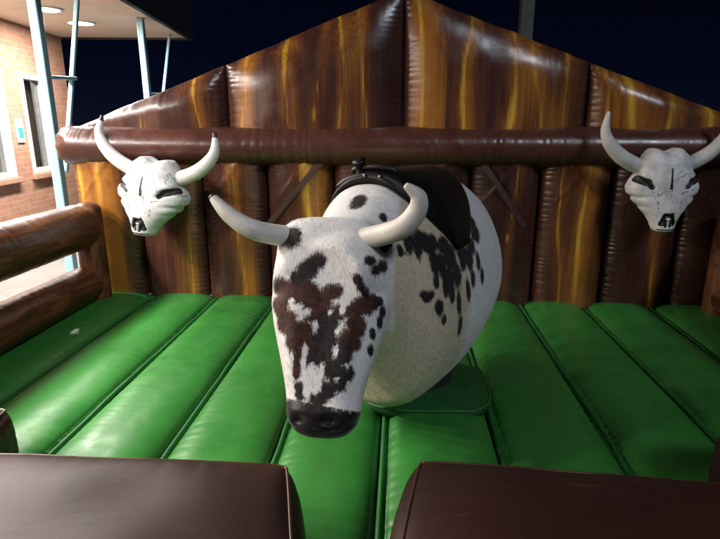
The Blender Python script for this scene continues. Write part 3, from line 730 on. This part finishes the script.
# patches: (x, y, z, radius along x, y, z) in bull space
#PATCHES#
BLACK = [(-0.515,-0.768,0.989,-0.49,-0.74,0.47,0.050,0.044), (-0.495,-0.771,1.001,-0.32,-0.82,0.47,0.029,0.027), (-0.399,-0.835,0.917,-0.14,-0.95,0.27,0.035,0.034), (-0.435,-0.848,0.882,-0.11,-0.88,0.45,0.044,0.039), (-0.472,-0.855,0.856,-0.17,-0.88,0.44,0.035,0.035), (-0.421,-0.839,0.903,-0.09,-0.89,0.45,0.035,0.035), (-0.250,-0.900,0.866,-0.38,-0.92,-0.06,0.019,0.022), (-0.235,-0.901,0.841,0.25,-0.97,-0.06,0.017,0.022), (-0.218,-0.891,0.816,0.62,-0.78,0.06,0.020,0.021), (-0.202,-0.861,0.928,0.63,-0.47,0.62,0.032,0.021), (-0.180,-0.857,0.890,0.82,-0.54,0.21,0.034,0.021), (-0.163,-0.823,0.896,0.86,-0.42,0.30,0.043,0.026), (-0.159,-0.758,0.953,0.72,-0.50,0.49,0.028,0.022), (-0.172,-0.861,0.773,0.58,-0.60,0.56,0.028,0.022), (-0.157,-0.863,0.731,0.85,-0.50,0.16,0.023,0.026), (-0.352,-0.934,0.713,-0.21,-0.87,0.44,0.044,0.051), (-0.357,-0.960,0.662,-0.23,-0.84,0.48,0.049,0.051), (-0.365,-0.985,0.618,-0.15,-0.84,0.53,0.043,0.043), (-0.398,-1.004,0.583,0.03,-0.84,0.54,0.033,0.039), (-0.294,-1.007,0.615,-0.18,-0.89,0.43,0.038,0.041), (-0.325,-1.024,0.568,-0.17,-0.86,0.49,0.042,0.042), (-0.308,-1.045,0.530,-0.03,-0.90,0.43,0.037,0.037), (-0.346,-1.056,0.507,-0.05,-0.87,0.50,0.037,0.038), (-0.373,-1.069,0.482,-0.06,-0.81,0.58,0.037,0.039), (-0.443,-1.043,0.508,-0.26,-0.86,0.44,0.022,0.021), (-0.434,-1.058,0.485,-0.24,-0.83,0.50,0.026,0.025), (-0.272,-1.024,0.566,0.35,-0.87,0.33,0.026,0.037), (-0.285,-0.990,0.649,-0.11,-0.86,0.49,0.025,0.025), (-0.190,-0.925,0.668,0.70,-0.68,0.21,0.017,0.025), (-0.196,-0.944,0.614,0.77,-0.62,0.12,0.018,0.026), (-0.166,-0.887,0.700,0.83,-0.53,0.16,0.021,0.026), (-0.067,-0.660,0.949,0.54,-0.76,0.36,0.026,0.049), (0.001,-0.609,0.943,0.72,-0.58,0.38,0.040,0.045), (0.040,-0.605,0.864,0.75,-0.60,0.29,0.033,0.068), (0.110,-0.498,0.861,0.83,-0.48,0.30,0.067,0.072), (0.173,-0.378,0.860,0.85,-0.43,0.30,0.057,0.060), (0.217,-0.322,0.811,0.88,-0.43,0.23,0.051,0.067), (0.210,-0.200,0.965,0.82,-0.35,0.45,0.057,0.042), (0.261,-0.158,0.895,0.85,-0.37,0.37,0.070,0.049), (0.274,-0.218,0.772,0.89,-0.39,0.23,0.034,0.054), (0.154,-0.009,1.118,0.57,-0.14,0.81,0.062,0.034), (0.115,-0.538,0.762,0.85,-0.49,0.20,0.050,0.072), (0.212,-0.387,0.678,0.88,-0.46,0.15,0.029,0.062), (0.014,-0.668,0.730,0.46,-0.88,0.11,0.029,0.027), (-0.003,-0.674,0.745,0.45,-0.89,0.11,0.019,0.018), (0.030,-0.657,0.740,0.57,-0.81,0.12,0.021,0.018), (0.066,-0.632,0.677,0.76,-0.63,0.13,0.033,0.037), (0.163,-0.488,0.649,0.87,-0.47,0.10,0.027,0.060), (0.173,-0.480,0.539,0.88,-0.48,0.00,0.027,0.051), (0.096,-0.577,0.742,0.85,-0.51,0.16,0.032,0.043), (0.081,-0.571,0.818,0.83,-0.51,0.23,0.032,0.056), (0.150,-0.472,0.771,0.86,-0.46,0.21,0.045,0.064), (-0.027,-0.647,0.919,0.50,-0.81,0.31,0.020,0.040), (-0.098,-0.700,0.929,0.69,-0.62,0.37,0.018,0.026), (0.241,-0.318,0.715,0.90,-0.42,0.15,0.032,0.047), (0.301,-0.192,0.695,0.90,-0.40,0.15,0.034,0.044), (-0.269,-0.608,1.102,-0.19,-0.47,0.86,0.035,0.051), (-0.167,-0.664,1.052,0.40,-0.62,0.68,0.020,0.024), (-0.145,-0.730,0.963,0.69,-0.54,0.48,0.025,0.021), (-0.131,-0.680,1.004,0.58,-0.63,0.52,0.022,0.018), (-0.028,-0.628,0.963,0.62,-0.67,0.40,0.041,0.036), (0.031,-0.578,0.933,0.74,-0.56,0.37,0.049,0.041), (0.086,-0.509,0.906,0.80,-0.48,0.35,0.059,0.051), (0.142,-0.402,0.910,0.83,-0.42,0.36,0.060,0.053), (0.067,-0.575,0.853,0.79,-0.54,0.30,0.046,0.050), (0.183,-0.391,0.809,0.86,-0.45,0.23,0.042,0.045), (0.050,-0.623,0.789,0.76,-0.62,0.21,0.024,0.033), (0.232,-0.257,0.857,0.87,-0.38,0.30,0.050,0.047), (0.200,-0.135,1.027,0.78,-0.33,0.54,0.042,0.038), (0.246,-0.140,0.945,0.84,-0.35,0.42,0.042,0.034), (0.126,-0.539,0.696,0.85,-0.50,0.14,0.030,0.035), (0.090,-0.610,0.613,0.77,-0.64,0.04,0.018,0.026)]
BROWN = [(-0.532,-0.846,0.806,-0.72,-0.65,0.23,0.078,0.044), (-0.543,-0.872,0.755,-0.63,-0.65,0.42,0.052,0.035), (-0.445,-0.885,0.808,-0.09,-0.88,0.46,0.065,0.048), (-0.399,-0.903,0.773,0.06,-0.91,0.41,0.059,0.051), (-0.342,-0.887,0.815,-0.11,-0.90,0.43,0.039,0.030), (-0.320,-0.885,0.823,-0.07,-0.89,0.45,0.021,0.021), (-0.390,-0.919,0.737,0.05,-0.91,0.42,0.055,0.043), (-0.466,-0.868,0.833,-0.20,-0.87,0.45,0.054,0.035), (-0.228,-0.904,0.767,0.32,-0.89,0.31,0.052,0.034), (-0.259,-0.921,0.753,0.27,-0.83,0.49,0.043,0.030), (-0.200,-0.884,0.776,0.55,-0.67,0.50,0.041,0.034), (-0.504,-0.925,0.705,-0.52,-0.77,0.37,0.054,0.047), (-0.471,-0.969,0.658,-0.13,-0.86,0.50,0.038,0.051), (-0.419,-0.979,0.629,0.12,-0.86,0.49,0.046,0.051), (-0.444,-0.951,0.686,0.13,-0.86,0.49,0.042,0.043), (-0.460,-0.999,0.598,0.03,-0.90,0.43,0.021,0.034), (-0.454,-1.018,0.557,-0.18,-0.89,0.41,0.017,0.029), (-0.250,-0.940,0.714,0.37,-0.82,0.44,0.040,0.034), (-0.272,-0.980,0.661,0.22,-0.85,0.47,0.046,0.046), (-0.242,-0.952,0.685,0.42,-0.81,0.41,0.027,0.025), (-0.309,-0.925,0.749,-0.15,-0.86,0.49,0.034,0.034), (-0.527,-0.898,0.726,-0.53,-0.78,0.34,0.044,0.026)]
WHITE = [(-0.490,-0.891,0.779,-0.35,-0.82,0.46,0.016,0.011), (-0.461,-0.908,0.762,-0.11,-0.85,0.51,0.019,0.011), (-0.427,-0.917,0.747,0.07,-0.89,0.44,0.015,0.015), (-0.399,-0.935,0.704,0.13,-0.89,0.45,0.011,0.018), (-0.454,-0.931,0.724,0.03,-0.87,0.50,0.018,0.007), (-0.403,-1.027,0.548,-0.03,-0.85,0.53,0.025,0.044), (-0.434,-1.004,0.586,0.01,-0.87,0.48,0.011,0.037), (-0.414,-1.053,0.502,-0.12,-0.86,0.50,0.018,0.029), (-0.313,-0.957,0.692,-0.27,-0.84,0.48,0.012,0.015), (-0.317,-0.991,0.630,-0.27,-0.84,0.47,0.011,0.022), (-0.302,-0.922,0.756,-0.09,-0.87,0.49,0.011,0.019), (-0.346,-0.919,0.746,-0.20,-0.88,0.42,0.011,0.011), (-0.371,-1.022,0.558,-0.11,-0.83,0.54,0.018,0.029), (-0.383,-1.046,0.519,-0.07,-0.85,0.52,0.021,0.033), (-0.430,-0.983,0.623,0.08,-0.87,0.48,0.011,0.033), (-0.478,-1.003,0.584,-0.24,-0.92,0.32,0.011,0.043), (-0.276,-1.018,0.586,0.33,-0.88,0.34,0.007,0.014), (-0.309,-1.039,0.542,-0.09,-0.89,0.46,0.011,0.007), (-0.293,-0.905,0.788,0.02,-0.87,0.49,0.025,0.022)]
#ENDPATCHES#
def blob(items):
    f = np.zeros(nv)
    for (px, py, pz, nx_, ny_, nz_, rx, rz) in items:
        d = co - np.array([px, py, pz]); nr = np.array([nx_, ny_, nz_]); h = np.cross(UPV, nr); h /= np.linalg.norm(h); v = np.cross(nr, h)
        q_ = np.sqrt((d @ h / rx) ** 2 + (d @ v / rz) ** 2 + (d @ nr / (2.2 * max(rx, rz))) ** 2)
        f = np.maximum(f, np.clip(1 - .5 * q_, 0, 1))
    return f
black, brown, white = blob(BLACK), blob(BROWN), blob(WHITE)
black = np.minimum(black, 1.12 - white * 1.1); brown = np.minimum(brown, 1.12 - white * 1.1)
nose = np.where(is_head, np.clip(.5 + (ht - .872 - .20 * hx) * 14, 0, 1), 0)
cream = np.maximum(np.clip((-.25 - hn) / .06, 0, 1), np.clip((np.abs(hx) - .235) / .03, 0, 1)) * np.clip((co @ FWD - .12) / .30, 0, 1) * np.clip(1.3 - (co @ UPV - .80) * 1.8, 0, 1)
hide_me.vertices.foreach_set('co', co.astype(np.float32).ravel())
for k, a in (('black', black), ('brown', brown), ('nose', nose), ('cream', cream)):
    at = hide_me.attributes.new(k, 'FLOAT', 'POINT'); at.data.foreach_set('value', a.astype(np.float32))
body = link_mesh('body', hide_me, M['hide'], bull)
# short coat of hair: one small blade per strand, coloured by the patch it grows from
hide_me.calc_loop_triangles(); nt_ = len(hide_me.loop_triangles); tri = np.empty(nt_ * 3, np.int32); hide_me.loop_triangles.foreach_get('vertices', tri); tri = tri.reshape(-1, 3)
vn = np.empty(nv * 3, np.float32); hide_me.vertices.foreach_get('normal', vn); vn = vn.reshape(-1, 3).astype(float)
A_, B_, C_ = co[tri[:, 0]], co[tri[:, 1]], co[tri[:, 2]]; ar = np.linalg.norm(np.cross(B_ - A_, C_ - A_), axis=1)
cx_ = (A_ + B_ + C_) / 3; keep = (ar > 0) & (nose[tri[:, 0]] < .45); ar = ar * keep; NS = 130000
pick = rng.choice(nt_, NS, p=ar / ar.sum()); r1, r2 = np.sqrt(rng.random(NS)), rng.random(NS)
bc = np.stack([1 - r1, r1 * (1 - r2), r1 * r2], -1); T3 = tri[pick]
root_p = (co[T3] * bc[..., None]).sum(1); nn_ = (vn[T3] * bc[..., None]).sum(1); nn_ /= np.linalg.norm(nn_, axis=1)[:, None]
hd_ = is_head[T3[:, 0]]
flow = np.where(hd_[:, None], AX, np.array([0, 0, -1.]) - .6 * FWD) + rng.normal(0, .22, (NS, 3))
flow += .5 * np.stack([vnoise2(root_p[:, 0] * 9, root_p[:, 2] * 9, 5) - .5, vnoise2(root_p[:, 0] * 9, root_p[:, 2] * 9, 6) - .5, vnoise2(root_p[:, 1] * 9, root_p[:, 2] * 9, 7) - .5], -1)
flow -= nn_ * (flow * nn_).sum(1)[:, None]; flow /= np.linalg.norm(flow, axis=1)[:, None] + 1e-6
sidev = np.cross(flow, nn_); ln = (.011 + .010 * rng.random(NS))[:, None]
FV = np.empty((NS, 3, 3)); FV[:, 0] = root_p - sidev * .0011 - nn_ * .0005; FV[:, 1] = root_p + sidev * .0011 - nn_ * .0005; FV[:, 2] = root_p + flow * ln + nn_ * ln * (.05 + .12 * rng.random(NS))[:, None]
fme = bpy.data.meshes.new('fur'); fme.vertices.add(NS * 3); fme.vertices.foreach_set('co', FV.astype(np.float32).ravel())
fme.loops.add(NS * 3); fme.loops.foreach_set('vertex_index', np.arange(NS * 3, dtype=np.int32)); fme.polygons.add(NS); fme.polygons.foreach_set('loop_start', np.arange(0, NS * 3, 3, dtype=np.int32))
fme.update(calc_edges=True)
for k, a in (('black', black), ('brown', brown), ('nose', nose), ('cream', cream)):
    val = np.repeat((a[T3] * bc).sum(1), 3); at = fme.attributes.new(k, 'FLOAT', 'POINT'); at.data.foreach_set('value', val.astype(np.float32))
fme.polygons.foreach_set('use_smooth', [True] * NS); fme.normals_split_custom_set_from_vertices(np.repeat(nn_ + rng.normal(0, .06, (NS, 3)), 3, axis=0).tolist())
fur = link_mesh('fur', fme, M['hide'], body, False); fur['kind'] = 'stuff'
# horns: thick leather-wrapped, white with black tips
def bull_horn(pts, rads, tip_from):
    V, F = tube_path([L(p) for p in pts], rads, 18, 10); n = len(V) - 2
    s = np.r_[np.arange(n) // 18 / (n / 18), 0, 1]
    wr = np.zeros(len(V))
    return mesh_pd('horn', V, F, M['horn'], bull, attrs={'tip': np.clip(.5 + (s - tip_from) * 20, 0, 1)})
bull_horn([(-.30, 2.07, MZ + .965), (-.45, 2.02, MZ + .985), (-.555, 1.965, MZ + 1.02), (-.645, 1.975, MZ + 1.075), (-.715, 2.0, MZ + 1.14)], [.040, .041, .038, .031, .014], .93)
bull_horn([(-.19, 2.03, MZ + .97), (-.08, 1.95, MZ + 1.005), (.005, 1.87, MZ + 1.05), (.055, 1.85, MZ + 1.11), (.060, 1.83, MZ + 1.165), (.015, 1.82, MZ + 1.205)], [.040, .041, .039, .035, .028, .010], 1.2)

# saddle: a shell wrapped over the back
def surf(x, ph, lift):
    """point on the torso: x along the bull, ph angle from the spine (+ = bull's left side)"""
    k = np.interp(x, ta[:, 0], np.arange(len(ta))); i = int(np.clip(k, 0, len(ta) - 2)); t = k - i
    zb = ta[i, 1] * (1 - t) + ta[i + 1, 1] * t; zt = ta[i, 2] * (1 - t) + ta[i + 1, 2] * t; hw = ta[i, 3] * (1 - t) + ta[i + 1, 3] * t
    e = 2 / 2.6; ca, sa = math.sin(ph), math.cos(ph)
    hz0 = (math.copysign(abs(sa) ** e, sa) + 1) / 2
    kk = 1 - .26 * max(0, (hz0 - .42) / .58) ** 1.3 - .14 * max(0, (.35 - hz0) / .35) ** 1.5
    a = (hw) * math.copysign(abs(ca) ** e, ca) * kk; b = (zt - zb) / 2 * math.copysign(abs(sa) ** e, sa)
    nrm = np.array([ca, sa]); 
    return FWD * x + LFT * (a + ca * lift) + UPV * ((zb + zt) / 2 + b + sa * lift)
def saddle_patch(name, xc, xl, phmax, lift, mat, n=44, m=56, xshift=0, dome=.02, parent=None):
    V = []; 
    for layer in (0, 1):
        for i in range(n):
            for j in range(m):
                p = -1 + 2 * j / (m - 1); s = -1 + 2 * i / (n - 1)
                ph = p * phmax; half = xl * (1 - abs(p) ** 2.6 * .82)     # rounded flaps
                x = xc + s * half + xshift * abs(p)
                rim = (1 - abs(s) ** 6) * (1 - abs(p) ** 8)
                lf = lift + (dome * rim + .004 if layer == 0 else -.004)
                sw = .05 * max(0, abs(s) - .35) ** 1.5 * max(0, 1 - abs(p) * 2.0) if layer == 0 else 0
                V.append(surf(x, ph, lf + sw))
    F = grid_faces(n, m) + grid_faces(n, m, n * m, flip=True); o = n * m
    for j in range(m - 1): F += [(j, o + j, o + j + 1, j + 1), ((n - 1) * m + j, (n - 1) * m + j + 1, o + (n - 1) * m + j + 1, o + (n - 1) * m + j)]
    for i in range(n - 1): F += [(i * m, (i + 1) * m, o + (i + 1) * m, o + i * m), (i * m + m - 1, o + i * m + m - 1, o + (i + 1) * m + m - 1, (i + 1) * m + m - 1)]
    ob = mesh_pd(name, V, F, mat, parent)
    bm = bmesh.new(); bm.from_mesh(ob.data); bmesh.ops.recalc_face_normals(bm, faces=bm.faces); bm.to_mesh(ob.data); bm.free(); return ob
sad = saddle_patch('saddle', .19, .355, 1.22, .012, M['leather'], dome=.022, xshift=.07, parent=bull)
pts = [surf(.53, p, .03) for p in np.linspace(-.5, .8, 9)]
V, F = tube_path(pts, [.010] + [.015] * 7 + [.010], 12, 4); mesh_pd('front_roll', V, F, M['leather_trim'], sad)
pm = surf(.50, -.16, .02)
V, F = tube_path([pm, pm + (0, 0, .035), pm + FWD * .015 + (0, 0, .07)], [.022, .020, .030], 14, 5); mesh_pd('pommel', V, F, M['leather'], sad)
h0, h1 = surf(.46, -.28, .02), surf(.46, .22, .02)
V, F = tube_path([h0, h0 + (0, 0, .035) + FWD * .03, (h0 + h1) / 2 + (0, 0, .05) + FWD * .05, h1 + (0, 0, .035) + FWD * .03, h1], [.012] * 5, 10, 6); mesh_pd('hand_hold', V, F, M['leather_trim'], sad)
for dx in (-.02, .03):
    c = surf(.55, .02 + dx * 3, .04); bm = bmesh.new(); bmesh.ops.create_uvsphere(bm, u_segments=10, v_segments=6, radius=.007)
    bmesh.ops.translate(bm, vec=Vector(c), verts=bm.verts); obj_bm('stud', bm, M['metal'], sad, True)
# base cover: low green vinyl mound over the motor, with a hem bead
def cover():
    n, m = 40, 96; V = []; th = np.linspace(0, 2 * np.pi, m, endpoint=False); rings = []
    for i in range(n):
        r = 1 - i / (n - 1) * .98; z = .012 + .05 * (1 - r ** 2.6) + .01
        e = 2 / 3.6; ca, sa = np.cos(th), np.sin(th)
        wr = .010 * (vnoise(th * 5, 71) - .5) * r ** 2 + .010 * (vnoise2(th * 3, np.full(m, r * 6), 72) - .5)
        x = .34 * r * np.sign(ca) * np.abs(ca) ** e; y = .30 * r * np.sign(sa) * np.abs(sa) ** e
        rings.append(np.stack([x + .05, y - .02, np.full(m, z) + wr], -1))
    low = rings[0].copy(); low[:, 2] = -.02; rings = [low] + rings
    V, F = loft(rings); c = mesh_pd('base_cover', V, F, M['green_cover'], bull)
    V, F = tube_path(np.vstack([rings[1], rings[1][:1]])[::2], [.007] * 49, 8, 2); mesh_pd('hem', V, F, M['green_seam'], c)
    bm = disc_bm(.2, .05, .3, 32); obj_bm('pedestal', bm, M['fascia'], bull)
cover()
